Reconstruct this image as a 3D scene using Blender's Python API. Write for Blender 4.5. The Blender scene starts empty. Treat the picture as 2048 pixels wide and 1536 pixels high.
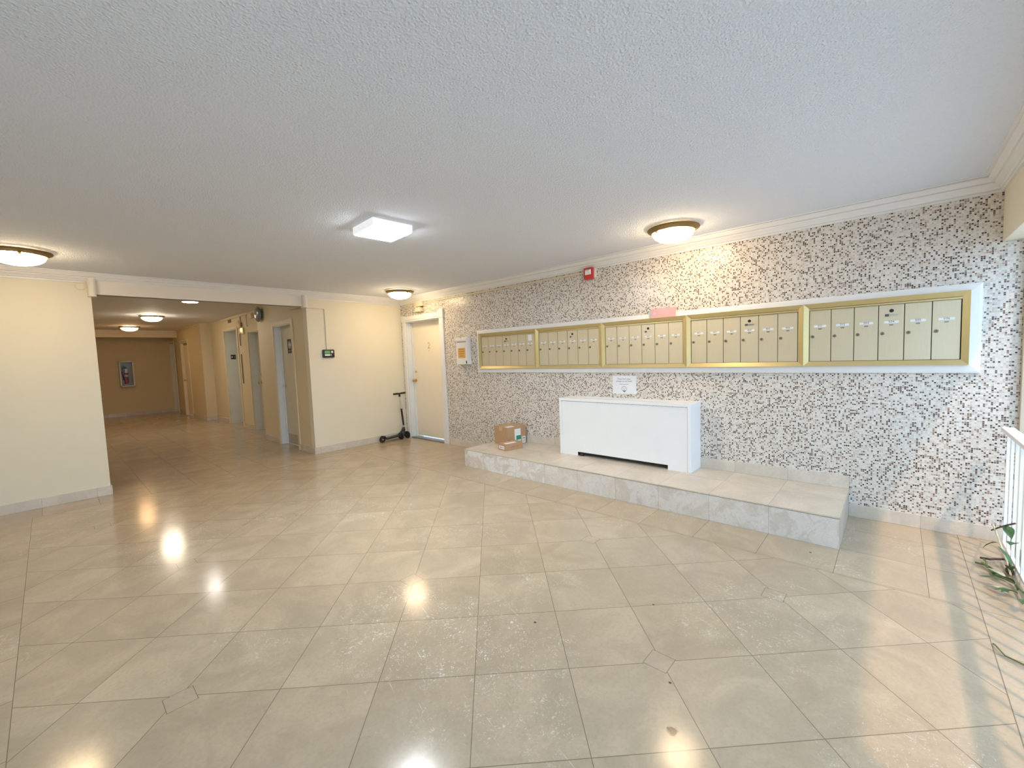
import bpy, bmesh, math, random
from mathutils import Vector, Matrix
random.seed(7)
sc = bpy.context.scene
COL = sc.collection
PI = math.pi

# ------------------------------------------------------------------ camera
cd = bpy.data.cameras.new('camera')
cam = bpy.data.objects.new('camera', cd)
COL.objects.link(cam)
cd.sensor_width = 36.0
cd.lens = 843.02 / 2048 * 36.0
cd.clip_start = 0.02
cd.clip_end = 200
yaw, pit, rol = math.radians(47.6401), math.radians(3.8924), math.radians(-2.1034)
fw = Vector((math.sin(yaw) * math.cos(pit), math.cos(yaw) * math.cos(pit), -math.sin(pit)))
rr = Vector((math.cos(yaw), -math.sin(yaw), 0))
uu = rr.cross(fw)
r2 = rr * math.cos(rol) + uu * math.sin(rol)
u2 = -rr * math.sin(rol) + uu * math.cos(rol)
cam.matrix_world = Matrix(((r2.x, u2.x, -fw.x, -4.2019), (r2.y, u2.y, -fw.y, -6.3925), (r2.z, u2.z, -fw.z, 1.3702), (0, 0, 0, 1)))
sc.camera = cam

# ------------------------------------------------------------------ world, sun, exposure
w = bpy.data.worlds.new('World')
sc.world = w
w.use_nodes = True
bg = w.node_tree.nodes['Background']
bg.inputs[0].default_value = (0.59, 0.79, 1.0, 1)
bg.inputs[1].default_value = 4.0
sd = bpy.data.lights.new('sun', 'SUN')
sd.energy = 2.2
sd.angle = math.radians(1.8)
sd.color = (1.0, 0.66, 0.44)
sun = bpy.data.objects.new('sun', sd)
COL.objects.link(sun)
sun.rotation_euler = Vector((0.29, 0.29, -0.79)).to_track_quat('-Z', 'Y').to_euler()
sun.location = (-3, -12, 8)
sc.view_settings.view_transform = 'Standard'
sc.view_settings.look = 'None'
sc.view_settings.gamma = 1
sc.view_settings.exposure = 0.08
sc.cycles.use_denoising = True
sc.cycles.max_bounces = 10
sc.cycles.diffuse_bounces = 6
sc.cycles.sample_clamp_indirect = 8
sc.cycles.caustics_reflective = False
DOME_W = (1.0, 0.74, 0.44)
DOME_N = (1.0, 0.86, 0.66)

# ------------------------------------------------------------------ node helpers
class NT:
    def __init__(s, name):
        s.m = bpy.data.materials.new(name)
        s.m.use_nodes = True
        s.t = s.m.node_tree
        s.b = s.t.nodes['Principled BSDF']
        s.L = s.t.links
    def n(s, typ, **kw):
        x = s.t.nodes.new(typ)
        for k, v in kw.items(): setattr(x, k, v)
        return x
    def set(s, inp, v):
        if isinstance(v, bpy.types.NodeSocket): s.L.new(v, inp)
        elif isinstance(v, (tuple, list)) and len(v) == 3 and inp.type == 'RGBA': inp.default_value = (*v, 1)
        else: inp.default_value = v
    def ma(s, op, a, b=0.0, c=0.0):
        x = s.n('ShaderNodeMath', operation=op)
        s.set(x.inputs[0], a); s.set(x.inputs[1], b)
        if op in ('COMPARE', 'MULTIPLY_ADD'): s.set(x.inputs[2], c)
        return x.outputs[0]
    def mix(s, f, a, b, mode='MIX'):
        x = s.n('ShaderNodeMix', data_type='RGBA', blend_type=mode)
        s.set(x.inputs[0], f); s.set(x.inputs[6], a); s.set(x.inputs[7], b)
        return x.outputs[2]
    def comb(s, x, y, z=0.0):
        c = s.n('ShaderNodeCombineXYZ')
        s.set(c.inputs[0], x); s.set(c.inputs[1], y); s.set(c.inputs[2], z)
        return c.outputs[0]
    def pos(s):
        g = s.n('ShaderNodeNewGeometry')
        x = s.n('ShaderNodeSeparateXYZ')
        s.L.new(g.outputs['Position'], x.inputs[0])
        return g.outputs['Position'], x.outputs[0], x.outputs[1], x.outputs[2]
    def noise(s, vec, scale, detail=3, rough=0.5, dist=0.0, col=False):
        x = s.n('ShaderNodeTexNoise')
        if vec is not None: s.L.new(vec, x.inputs['Vector'])
        x.inputs['Scale'].default_value = scale
        x.inputs['Detail'].default_value = detail
        x.inputs['Roughness'].default_value = rough
        x.inputs['Distortion'].default_value = dist
        return x.outputs['Color' if col else 'Fac']
    def wn(s, vec):
        x = s.n('ShaderNodeTexWhiteNoise', noise_dimensions='3D')
        s.L.new(vec, x.inputs['Vector'])
        return x.outputs['Value']
    def ramp(s, f, pts, interp='LINEAR'):
        x = s.n('ShaderNodeValToRGB')
        x.color_ramp.interpolation = interp
        e = x.color_ramp.elements
        while len(e) < len(pts): e.new(0.5)
        for i, (p, c) in enumerate(pts):
            e[i].position = p
            e[i].color = (*c, 1) if len(c) == 3 else c
        s.set(x.inputs[0], f)
        return x.outputs[0]
    def ss(s, v, a, b):                       # smooth 0..1 from a to b
        x = s.n('ShaderNodeMapRange', interpolation_type='SMOOTHSTEP')
        s.set(x.inputs[0], v); x.inputs[1].default_value = a; x.inputs[2].default_value = b
        return x.outputs[0]
    def bump(s, h, strength, dist=0.001):
        x = s.n('ShaderNodeBump')
        x.inputs['Strength'].default_value = strength
        x.inputs['Distance'].default_value = dist
        s.set(x.inputs['Height'], h)
        s.L.new(x.outputs[0], s.b.inputs['Normal'])
    def out(s, col=None, rough=0.5, spec=0.5, metal=0.0):
        if col is not None: s.set(s.b.inputs['Base Color'], col)
        s.set(s.b.inputs['Roughness'], rough)
        s.set(s.b.inputs['Specular IOR Level'], spec)
        s.set(s.b.inputs['Metallic'], metal)
        return s.m

def simple(name, col, rough=0.5, metal=0.0, spec=0.5, var=0.04, scale=6.0, bump=0.0, bscale=200):
    k = NT(name)
    p, x, y, z = k.pos()
    n = k.noise(p, scale, 4, 0.6)
    dk = tuple(c * (1 - 2 * var) for c in col)
    lt = tuple(min(1, c * (1 + 2 * var)) for c in col)
    c = k.mix(n, dk, lt)
    if bump: k.bump(k.noise(p, bscale, 2), bump, 0.001)
    return k.out(c, rough, spec, metal)

def emit(name, col, strength):
    k = NT(name)
    k.b.inputs['Base Color'].default_value = (0.9, 0.9, 0.88, 1)
    k.b.inputs['Emission Color'].default_value = (*col, 1)
    k.b.inputs['Emission Strength'].default_value = strength
    k.b.inputs['Roughness'].default_value = 0.3
    return k.m

M = {}
def paint(name, col, bump=0.15):
    k = NT(name)
    p, x, y, z = k.pos()
    n = k.noise(p, 1.3, 4, 0.6)
    c = k.mix(n, tuple(a * 0.95 for a in col), tuple(min(1, a * 1.04) for a in col))
    g = k.noise(p, 14, 5, 0.7)
    c = k.mix(k.ss(g, 0.66, 0.8), c, tuple(a * 0.86 for a in col))
    k.bump(k.noise(p, 160, 3), bump, 0.001)
    return k.out(c, 0.55, 0.3)
M['cream'] = paint('cream_wall_paint', (0.78, 0.725, 0.58))
M['hallcream'] = paint('hall_wall_paint', (0.70, 0.60, 0.40))
M['beampaint'] = paint('beam_paint', (0.80, 0.74, 0.66))
M['trimwhite'] = simple('white_gloss_trim', (0.80, 0.80, 0.80), 0.35, var=0.02)
M['jamb'] = simple('white_jamb_paint', (0.74, 0.77, 0.80), 0.35, var=0.04)
M['greyjamb'] = simple('grey_elevator_jamb', (0.66, 0.67, 0.62), 0.45, var=0.05)

k = NT('textured_ceiling')
p, x, y, z = k.pos()
v = k.n('ShaderNodeTexVoronoi'); v.inputs['Scale'].default_value = 95; k.L.new(p, v.inputs['Vector'])
h = k.ma('ADD', k.noise(p, 120, 4, 0.6), k.ma('MULTIPLY', v.outputs['Distance'], 0.7))
k.bump(h, 1.0, 0.006)
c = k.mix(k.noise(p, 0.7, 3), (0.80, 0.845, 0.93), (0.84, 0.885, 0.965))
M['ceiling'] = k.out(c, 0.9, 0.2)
k = NT('smooth_hall_ceiling')
p, x, y, z = k.pos()
k.bump(k.noise(p, 120, 3), 0.3, 0.002)
M['hallceil'] = k.out(k.mix(k.noise(p, 1.5, 3), (0.72, 0.72, 0.73), (0.77, 0.77, 0.78)), 0.7, 0.3)

# mosaic of 11.8 mm glass and stone tiles
k = NT('glass_mosaic')
p, x, y, z = k.pos()
T = 0.0118
uy = k.ma('DIVIDE', y, T); uz = k.ma('DIVIDE', z, T)
iy = k.ma('FLOOR', uy); iz = k.ma('FLOOR', uz)
fy = k.ma('ABSOLUTE', k.ma('SUBTRACT', k.ma('FRACT', uy), 0.5))
fz = k.ma('ABSOLUTE', k.ma('SUBTRACT', k.ma('FRACT', uz), 0.5))
edge = k.ma('MAXIMUM', fy, fz)
grout = k.ma('GREATER_THAN', edge, 0.425)
r1 = k.wn(k.comb(iy, iz, 0.0)); r2n = k.wn(k.comb(iy, iz, 5.0))
tile = k.ramp(r1, [(0.0, (0.030, 0.017, 0.013)), (0.12, (0.13, 0.055, 0.035)), (0.165, (0.27, 0.17, 0.11)), (0.215, (0.36, 0.31, 0.27)),
                   (0.27, (0.56, 0.51, 0.45)), (0.42, (0.68, 0.64, 0.59)), (0.72, (0.76, 0.74, 0.71))], 'CONSTANT')
tile = k.mix(k.ma('MULTIPLY', r2n, 0.22), tile, (0.55, 0.48, 0.42))
c = k.mix(grout, tile, (0.70, 0.66, 0.61))
k.bump(k.ma('SUBTRACT', 1.0, grout), 0.4, 0.0006)
rg = k.mix(grout, (0.18, 0.18, 0.18), (0.8, 0.8, 0.8))
M['mosaic'] = k.out(c, k.ma('MULTIPLY_ADD', grout, 0.5, 0.25), 0.4)

def marble_colour(k, p, cell, base, scuff=1.0):
    jit = k.wn(cell)
    jv = k.comb(k.ma('MULTIPLY', jit, 31.0), k.ma('MULTIPLY', jit, 17.0), 0.0)
    va = k.n('ShaderNodeVectorMath', operation='ADD'); k.L.new(p, va.inputs[0]); k.L.new(jv, va.inputs[1])
    pv = va.outputs[0]
    n1 = k.noise(pv, 3.0, 6, 0.65, 0.8)
    n2 = k.noise(pv, 11.0, 5, 0.7, 1.5)
    dk = tuple(a * 0.89 for a in base); lt = tuple(min(1, a * 1.09) for a in base)
    c = k.mix(k.ss(n1, 0.3, 0.72), dk, lt)
    c = k.mix(k.ma('MULTIPLY', k.ss(n2, 0.55, 0.75), 0.30), c, tuple(a * 0.72 for a in base))
    # per tile tone
    c = k.mix(k.ma('MULTIPLY', k.ss(k.noise(p, 60, 4, 0.7), 0.42, 0.70), 0.30), c, tuple(a * 0.76 for a in base))
    c = k.mix(1.0, c, k.mix(jit, (0.96, 0.955, 0.945), (1.03, 1.03, 1.035)), 'MULTIPLY')
    return c

def scratches(k, p, c):
    mp = k.n('ShaderNodeMapping'); k.L.new(p, mp.inputs[0]); mp.vector_type = 'TEXTURE'; mp.inputs['Rotation'].default_value = (0, 0, math.radians(76)); mp.inputs['Scale'].default_value = (0.5, 0.022, 1)
    s1 = k.ss(k.noise(mp.outputs[0], 3.2, 3, 0.6), 0.675, 0.70)
    area = k.ss(k.noise(p, 1.1, 3, 0.5), 0.48, 0.62)
    for (wx, wy, wr) in ((-3.0, -4.42, 0.32), (-2.90, -4.86, 0.26), (-3.25, -4.62, 0.20)):
        dv = k.n('ShaderNodeVectorMath', operation='DISTANCE'); k.L.new(p, dv.inputs[0]); dv.inputs[1].default_value = (wx, wy, 0)
        dd = k.ma('ADD', dv.outputs['Value'], k.ma('MULTIPLY', k.noise(p, 7, 3), 0.25))
        area = k.ma('ADD', area, k.ma('MULTIPLY', k.ss(dd, wr + 0.22, wr - 0.02), 1.6))
    sp = k.noise(p, 62, 5, 0.75, 1.5); sp2 = k.noise(p, 9, 3, 0.6)
    speck = k.ss(k.ma('ADD', sp, k.ma('MULTIPLY', sp2, 0.25)), 0.715, 0.755)
    f = k.ma('MULTIPLY', k.ma('MAXIMUM', k.ma('MULTIPLY', s1, 1.1), speck), k.ma('MULTIPLY', k.ma('MINIMUM', area, 1.6), 0.52))
    c = k.mix(f, c, (0.82, 0.80, 0.76))
    dk = k.ss(k.noise(p, 34, 4, 0.75, 1.0), 0.68, 0.72)
    a2 = k.ss(k.noise(p, 1.9, 3, 0.5), 0.5, 0.65)
    return k.mix(k.ma('MULTIPLY', k.ma('MULTIPLY', dk, a2), 0.45), c, (0.12, 0.08, 0.05))

def gridline(k, v, origin, pitch, half):
    u = k.ma('DIVIDE', k.ma('SUBTRACT', v, origin), pitch)
    i = k.ma('FLOOR', u)
    d = k.ma('MULTIPLY', k.ma('SUBTRACT', 0.5, k.ma('ABSOLUTE', k.ma('SUBTRACT', k.ma('FRACT', u), 0.5))), pitch)
    return i, k.ma('LESS_THAN', d, half)

def band(v, lo, hi): return k.ma('MULTIPLY', k.ma('GREATER_THAN', v, lo), k.ma('LESS_THAN', v, hi))
FLOORC = (0.475, 0.382, 0.272)
k = NT('polished_marble_floor')
p, x, y, z = k.pos()
a = k.ma('ADD', x, y); b = k.ma('SUBTRACT', x, y)
ia, la = gridline(k, a, -8.137, 0.582, 0.0022)
ib, lb = gridline(k, b, 2.592, 0.58, 0.0022)
ix, lx = gridline(k, x, -3.94, 0.402, 0.0016)
iy, ly = gridline(k, y, -6.55, 0.411, 0.0016)
inm = k.ma('MULTIPLY', band(x, -4.404, -1.14), band(y, -6.735, -0.39))
dl = k.ma('MAXIMUM', la, lb)
al = k.ma('MAXIMUM', lx, ly)
line = k.ma('ADD', k.ma('MULTIPLY', inm, dl), k.ma('MULTIPLY', k.ma('SUBTRACT', 1.0, inm), al))
def near(v, c, h): return k.ma('LESS_THAN', k.ma('ABSOLUTE', k.ma('SUBTRACT', v, c)), h)
bx_ = k.ma('MULTIPLY', k.ma('MAXIMUM', near(x, -4.404, 0.0014), near(x, -1.14, 0.0016)), band(y, -6.735, -0.39))
by_ = k.ma('MULTIPLY', k.ma('MAXIMUM', near(y, -6.735, 0.0018), near(y, -0.39, 0.0015)), band(x, -4.404, 0.0))
line = k.ma('MAXIMUM', line, k.ma('MAXIMUM', bx_, by_))
inset = None
for (sx, sy) in [(-2.485, -5.645), (-1.605, -5.92), (-2.778, -4.188), (-3.935, -4.227), (-1.62, -4.76), (-3.65, -2.745), (-1.93, -3.30), (-3.98, -1.24), (-2.84, -2.37)]:
    d = k.ma('MAXIMUM', k.ma('ABSOLUTE', k.ma('SUBTRACT', x, sx)), k.ma('ABSOLUTE', k.ma('SUBTRACT', y, sy)))
    insq = k.ma('LESS_THAN', d, 0.0515)
    rim = near(d, 0.0515, 0.0013)
    line = k.ma('MAXIMUM', k.ma('MULTIPLY', line, k.ma('SUBTRACT', 1.0, insq)), rim)
    inset = insq if inset is None else k.ma('MAXIMUM', inset, insq)
cellA = k.comb(ia, ib, 1.0); cellB = k.comb(ix, iy, 2.0)
mixv = k.n('ShaderNodeMix', data_type='VECTOR')
k.set(mixv.inputs[0], inm); k.L.new(cellB, mixv.inputs[4]); k.L.new(cellA, mixv.inputs[5])
c = marble_colour(k, p, mixv.outputs[1], FLOORC)
c = k.mix(k.ma('MULTIPLY', inset, 0.12), c, (0.42, 0.36, 0.28))
c = scratches(k, p, c)
# dark scuffs with their own place
for (sx, sy, r) in [(-2.788, -5.823, 0.020), (-2.574, -5.729, 0.007), (-0.91, -6.001, 0.008), (-2.10, -5.45, 0.006), (-2.62, -5.05, 0.008)]:
    dv = k.n('ShaderNodeVectorMath', operation='DISTANCE'); k.L.new(p, dv.inputs[0]); dv.inputs[1].default_value = (sx, sy, 0)
    dd = k.ma('ADD', dv.outputs['Value'], k.ma('MULTIPLY', k.noise(p, 45, 3), r * 1.4))
    c = k.mix(k.ss(dd, r * 1.9, r * 1.3), c, (0.06, 0.05, 0.04))
c = k.mix(k.ma('MULTIPLY', line, 0.80), c, (0.16, 0.12, 0.085))
k.bump(k.ma('SUBTRACT', 1.0, line), 0.35, 0.001)
ro = k.ma('MULTIPLY_ADD', k.noise(p, 5, 4, 0.6), 0.12, 0.09)
M['floor'] = k.out(c, ro, 0.36)

def band(v, lo, hi): return k.ma('MULTIPLY', k.ma('GREATER_THAN', v, lo), k.ma('LESS_THAN', v, hi))
def marble(name, base, px=None, py=None, pz=None, patch=False, rough=0.25, lineamt=0.6):
    k = NT(name)
    p, x, y, z = k.pos()
    line = None; cell = [0.0, 0.0, 0.0]
    for q, (v, g) in enumerate(((x, px), (y, py), (z, pz))):
        if g:
            i, l = gridline(k, v, g[0], g[1], 0.0014)
            cell[q] = i
            line = l if line is None else k.ma('MAXIMUM', line, l)
    cv = k.comb(*cell)
    c = marble_colour(k, p, cv, base)
    if patch:
        n = k.noise(p, 5.5, 6, 0.7, 1.2)
        j = k.ma('ADD', band(cell[1], 0.5, 3.5), k.ma('ADD', k.ma('MULTIPLY', k.ma('GREATER_THAN', cell[1], 5.5), 0.6), 0.12))
        f = k.ma('MULTIPLY', k.ss(n, 0.46, 0.54), j)
        c = k.mix(k.ma('MULTIPLY', f, 0.75), c, (0.80, 0.79, 0.77))
        vein = k.ss(k.ma('ABSOLUTE', k.ma('SUBTRACT', k.noise(p, 7, 5, 0.7, 2.0), 0.5)), 0.012, 0.0)
        c = k.mix(k.ma('MULTIPLY', vein, 0.4), c, (0.40, 0.34, 0.28))
    if line is not None: c = k.mix(k.ma('MULTIPLY', line, lineamt), c, (0.30, 0.25, 0.20))
    return k.out(c, rough, 0.4)
M['base'] = marble('marble_baseboard', (0.66, 0.60, 0.52), (-3.94, 0.402), (-6.55, 0.411))
M['steptop'] = marble('marble_ledge_top', (0.66, 0.58, 0.48), (-0.335, 0.41), (-6.14, 0.413))
M['riser'] = marble('marble_ledge_riser', (0.70, 0.64, 0.57), None, (-6.14, 0.413), patch=True, rough=0.35)

M['brass'] = simple('polished_brass', (0.83, 0.60, 0.22), 0.22, 1.0)
M['chrome'] = simple('satin_chrome', (0.62, 0.60, 0.56), 0.28, 1.0)
M['goldframe'] = simple('gold_anodised_frame', (0.62, 0.50, 0.24), 0.33, 0.45, var=0.03)
k = NT('champagne_brushed_door')
p, x, y, z = k.pos()
mp = k.n('ShaderNodeMapping'); k.L.new(p, mp.inputs[0]); mp.inputs['Scale'].default_value = (1, 60, 1.2)
c = k.mix(k.noise(mp.outputs[0], 6, 4, 0.6), (0.60, 0.53, 0.37), (0.70, 0.63, 0.46))
M['golddoor'] = k.out(c, 0.38, 0.5, 0.25)
M['black'] = simple('black_plastic', (0.012, 0.012, 0.012), 0.35)
M['lockmetal'] = simple('dull_lock_metal', (0.22, 0.19, 0.14), 0.4, 0.5)
M['strip'] = simple('dark_bronze_strip', (0.10, 0.08, 0.05), 0.5, 0.2, var=0.2, scale=40)
M['rubber'] = simple('black_rubber', (0.02, 0.02, 0.02), 0.6)
M['dark'] = simple('dark_gap', (0.03, 0.025, 0.02), 0.8)
M['white'] = simple('white_plastic', (0.80, 0.80, 0.78), 0.4)
M['paper'] = simple('white_paper', (0.80, 0.82, 0.86), 0.7)
M['pink'] = simple('pink_paper', (0.74, 0.40, 0.41), 0.7)
M['ink'] = simple('grey_ink', (0.10, 0.10, 0.12), 0.7)
M['card'] = simple('corrugated_cardboard', (0.46, 0.29, 0.16), 0.8, var=0.06, scale=30)
M['tape'] = simple('parcel_tape', (0.62, 0.46, 0.28), 0.25)
M['green'] = simple('green_label', (0.02, 0.30, 0.20), 0.5)
M['red'] = simple('red_alarm_plastic', (0.55, 0.04, 0.03), 0.35)
M['lens'] = simple('clear_strobe_lens', (0.85, 0.80, 0.80), 0.1)
M['beige'] = simple('beige_metal', (0.72, 0.62, 0.44), 0.5)
M['orange'] = simple('orange_sticker', (0.72, 0.42, 0.12), 0.6)
M['rim'] = simple('antique_brass_rim', (0.24, 0.165, 0.06), 0.45, 0.5)
M['faint'] = simple('faint_box_print', (0.34, 0.20, 0.11), 0.8)
M['ochre'] = simple('brown_print', (0.40, 0.20, 0.05), 0.6)
M['greymetal'] = simple('grey_metal', (0.26, 0.28, 0.27), 0.32, 0.5)
M['doorcream'] = simple('cream_door_paint', (0.88, 0.81, 0.67), 0.4, var=0.02)
M['doorgreen'] = simple('pale_grey_door_paint', (0.68, 0.64, 0.50), 0.45, var=0.03)
M['kick'] = simple('scuffed_kick_plate', (0.50, 0.42, 0.33), 0.35, 0.3, var=0.15, scale=20)
M['lcd'] = simple('green_display', (0.20, 0.42, 0.16), 0.3)
M['heater'] = simple('white_heater_enamel', (0.88, 0.90, 0.92), 0.3, var=0.015)
M['winframe'] = simple('beige_window_frame', (0.52, 0.45, 0.34), 0.45)
M['leaf'] = simple('green_leaf', (0.075, 0.14, 0.05), 0.6, spec=0.2, var=0.25, scale=30)
M['stem'] = simple('vine_stem', (0.14, 0.17, 0.06), 0.6, var=0.3, scale=40)
M['twig'] = simple('brown_twig', (0.08, 0.05, 0.03), 0.7)
M['pale'] = simple('pale_dry_leaf', (0.55, 0.52, 0.35), 0.6)
M['soil'] = simple('dark_soil', (0.05, 0.035, 0.025), 0.9, var=0.3, scale=60)
M['bluepaper'] = simple('blue_grey_paper', (0.50, 0.58, 0.70), 0.6)
M['ext'] = simple('fire_extinguisher_red', (0.32, 0.02, 0.02), 0.3)
M['cabgrey'] = simple('cabinet_grey', (0.42, 0.44, 0.46), 0.4)
M['ground'] = simple('outside_paving', (0.52, 0.53, 0.53), 0.9, var=0.1, scale=1.5)
M['dome_warm'] = emit('lit_glass_warm', DOME_W, 41.0)
M['dome_hall'] = emit('lit_glass_hall', DOME_N, 64.0)
M['dome_amber'] = emit('lit_glass_amber', (1.0, 0.60, 0.28), 28.0)
M['led'] = emit('led_panel_diffuser', (0.90, 0.96, 1.0), 150.0)
M['ledside'] = emit('led_lens_side', (0.90, 0.95, 1.0), 0.5)
M['can'] = emit('lit_recessed_lens', (1.0, 0.93, 0.85), 60.0)
M['strobeglow'] = emit('amber_indicator', (1.0, 0.55, 0.2), 1.6)
k = NT('window_glass')
tr = k.n('ShaderNodeBsdfTransparent'); tr.inputs[0].default_value = (0.95, 0.97, 0.98, 1)
gl = k.n('ShaderNodeBsdfGlossy'); gl.inputs['Roughness'].default_value = 0.02
mx = k.n('ShaderNodeMixShader'); mx.inputs[0].default_value = 0.07
k.L.new(tr.outputs[0], mx.inputs[1]); k.L.new(gl.outputs[0], mx.inputs[2])
k.L.new(mx.outputs[0], k.t.nodes['Material Output'].inputs[0])
M['glass'] = k.m
k = NT('clear_glass_door')
tr = k.n('ShaderNodeBsdfTransparent'); tr.inputs[0].default_value = (0.92, 0.94, 0.95, 1)
gl = k.n('ShaderNodeBsdfGlossy'); gl.inputs['Roughness'].default_value = 0.05
mx = k.n('ShaderNodeMixShader'); mx.inputs[0].default_value = 0.004
k.L.new(tr.outputs[0], mx.inputs[1]); k.L.new(gl.outputs[0], mx.inputs[2])
k.L.new(mx.outputs[0], k.t.nodes['Material Output'].inputs[0])
M['cabglass'] = k.m

# ------------------------------------------------------------------ mesh builder (world coordinates)
ORG = {}
def tag(o, label=None, cat=None, group=None, kind=None):
    if label: o['label'] = label
    if cat: o['category'] = cat
    if group: o['group'] = group
    if kind: o['kind'] = kind
    return o
def thing(name, loc, label, cat, group=None, kind=None):
    o = bpy.data.objects.new(name, None)
    o.empty_display_size = 0.1
    COL.objects.link(o)
    o.location = loc
    ORG[o.name] = Vector(loc)
    return tag(o, label, cat, group, kind)
def text_geo(s, size):
    cu = bpy.data.curves.new('t', 'FONT')
    cu.body = s; cu.size = size; cu.align_x = 'CENTER'; cu.align_y = 'CENTER'; cu.resolution_u = 2
    ob = bpy.data.objects.new('t', cu); COL.objects.link(ob)
    dg = bpy.context.evaluated_depsgraph_get()
    me = bpy.data.meshes.new_from_object(ob.evaluated_get(dg))
    vs = [v.co.copy() for v in me.vertices]; fs = [tuple(q.vertices) for q in me.polygons]
    bpy.data.objects.remove(ob); bpy.data.curves.remove(cu); bpy.data.meshes.remove(me)
    return vs, fs
class MB:
    def __init__(s, T=None): s.v = []; s.f = []; s.m = []; s.T = T or Matrix.Identity(4)
    def add(s, vs, fs, m=0):
        o = len(s.v)
        s.v += [s.T @ Vector(q) for q in vs]
        s.f += [tuple(i + o for i in q) for q in fs]
        s.m += [m] * len(fs)
        return s
    def box(s, x0, y0, z0, x1, y1, z1, m=0):
        x0, x1 = sorted((x0, x1)); y0, y1 = sorted((y0, y1)); z0, z1 = sorted((z0, z1))
        return s.add([(x0, y0, z0), (x1, y0, z0), (x1, y1, z0), (x0, y1, z0), (x0, y0, z1), (x1, y0, z1), (x1, y1, z1), (x0, y1, z1)],
                     [(0, 3, 2, 1), (4, 5, 6, 7), (0, 1, 5, 4), (1, 2, 6, 5), (2, 3, 7, 6), (3, 0, 4, 7)], m)
    def prism(s, poly, axis, a, b, m=0):
        n = len(poly)
        def P(q, t):
            if axis == 'x': return (t, q[0], q[1])
            if axis == 'y': return (q[0], t, q[1])
            return (q[0], q[1], t)
        vs = [P(q, a) for q in poly] + [P(q, b) for q in poly]
        fs = [tuple(range(n))[::-1], tuple(range(n, 2 * n))] + [(i, (i + 1) % n, n + (i + 1) % n, n + i) for i in range(n)]
        return s.add(vs, fs, m)
    def lathe(s, prof, c, axis=(0, 0, 1), seg=32, m=0, cap=True):
        q = Vector((0, 0, 1)).rotation_difference(Vector(axis)).to_matrix()
        c = Vector(c); vs = []
        for (r, h) in prof:
            for i in range(seg):
                t = 2 * PI * i / seg
                vs.append(c + q @ Vector((r * math.cos(t), r * math.sin(t), h)))
        fs = []
        for j in range(len(prof) - 1):
            for i in range(seg):
                fs.append((j * seg + i, j * seg + (i + 1) % seg, (j + 1) * seg + (i + 1) % seg, (j + 1) * seg + i))
        if cap:
            fs.append(tuple(range(seg))[::-1]); o = (len(prof) - 1) * seg; fs.append(tuple(range(o, o + seg)))
        return s.add(vs, fs, m)
    def cyl(s, p0, p1, r, m=0, seg=16, r1=None):
        p0, p1 = Vector(p0), Vector(p1); d = p1 - p0
        return s.lathe([(r, 0), (r if r1 is None else r1, d.length)], p0, d.normalized(), seg, m)
    def tube(s, pts, r, m=0, seg=8):
        pts = [Vector(q) for q in pts]; vs = []; fs = []
        for i, q in enumerate(pts):
            d = (pts[min(i + 1, len(pts) - 1)] - pts[max(i - 1, 0)]).normalized()
            a = d.orthogonal().normalized() if abs(d.z) > 0.95 else d.cross(Vector((0, 0, 1))).normalized()
            b = d.cross(a); rad = r[i] if isinstance(r, list) else r
            for k2 in range(seg):
                t = 2 * PI * k2 / seg
                vs.append(q + (a * math.cos(t) + b * math.sin(t)) * rad)
        for i in range(len(pts) - 1):
            for k2 in range(seg):
                fs.append((i * seg + k2, i * seg + (k2 + 1) % seg, (i + 1) * seg + (k2 + 1) % seg, (i + 1) * seg + k2))
        fs.append(tuple(range(seg))[::-1]); o = (len(pts) - 1) * seg; fs.append(tuple(range(o, o + seg)))
        return s.add(vs, fs, m)
    def sphere(s, c, r, m=0, seg=20, rings=10, sc_=(1, 1, 1)):
        vs = []; fs = []
        for j in range(rings + 1):
            ph = PI * j / rings
            for i in range(seg):
                t = 2 * PI * i / seg
                rad = max(math.sin(ph), 0.001)
                vs.append((c[0] + r * sc_[0] * rad * math.cos(t), c[1] + r * sc_[1] * rad * math.sin(t), c[2] + r * sc_[2] * math.cos(ph)))
        for j in range(rings):
            for i in range(seg):
                fs.append((j * seg + i, (j + 1) * seg + i, (j + 1) * seg + (i + 1) % seg, j * seg + (i + 1) % seg))
        return s.add(vs, fs, m)
    def text(s, body, size, c, right, up, m=0, wid=None):
        vs, fs = text_geo(body, size)
        right, up, c = Vector(right), Vector(up), Vector(c)
        if wid:
            ww = max(v.x for v in vs) - min(v.x for v in vs)
            kx = wid / ww
        else: kx = 1
        cy = (max(v.y for v in vs) + min(v.y for v in vs)) / 2
        return s.add([c + right * v.x * kx + up * (v.y - cy) for v in vs], fs, m)
    def build(s, name, mats, parent=None, bevel=0.0, smooth=False, label=None, origin=None):
        lo = Vector([min(q[i] for q in s.v) for i in range(3)]); hi = Vector([max(q[i] for q in s.v) for i in range(3)])
        org = Vector(origin) if origin else Vector(((lo.x + hi.x) / 2, (lo.y + hi.y) / 2, lo.z if parent is None else (lo.z + hi.z) / 2))
        me = bpy.data.meshes.new(name)
        me.from_pydata([q - org for q in s.v], [], s.f)
        if isinstance(mats, str): mats = [mats]
        for q in mats: me.materials.append(M[q])
        for q, i in zip(me.polygons, s.m): q.material_index = i; q.use_smooth = smooth
        bm = bmesh.new(); bm.from_mesh(me); bmesh.ops.recalc_face_normals(bm, faces=bm.faces); bm.to_mesh(me); bm.free()
        o = bpy.data.objects.new(name, me); COL.objects.link(o)
        ORG[o.name] = org
        if parent: o.parent = parent; o.location = org - ORG[parent.name]
        else: o.location = org
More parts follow.
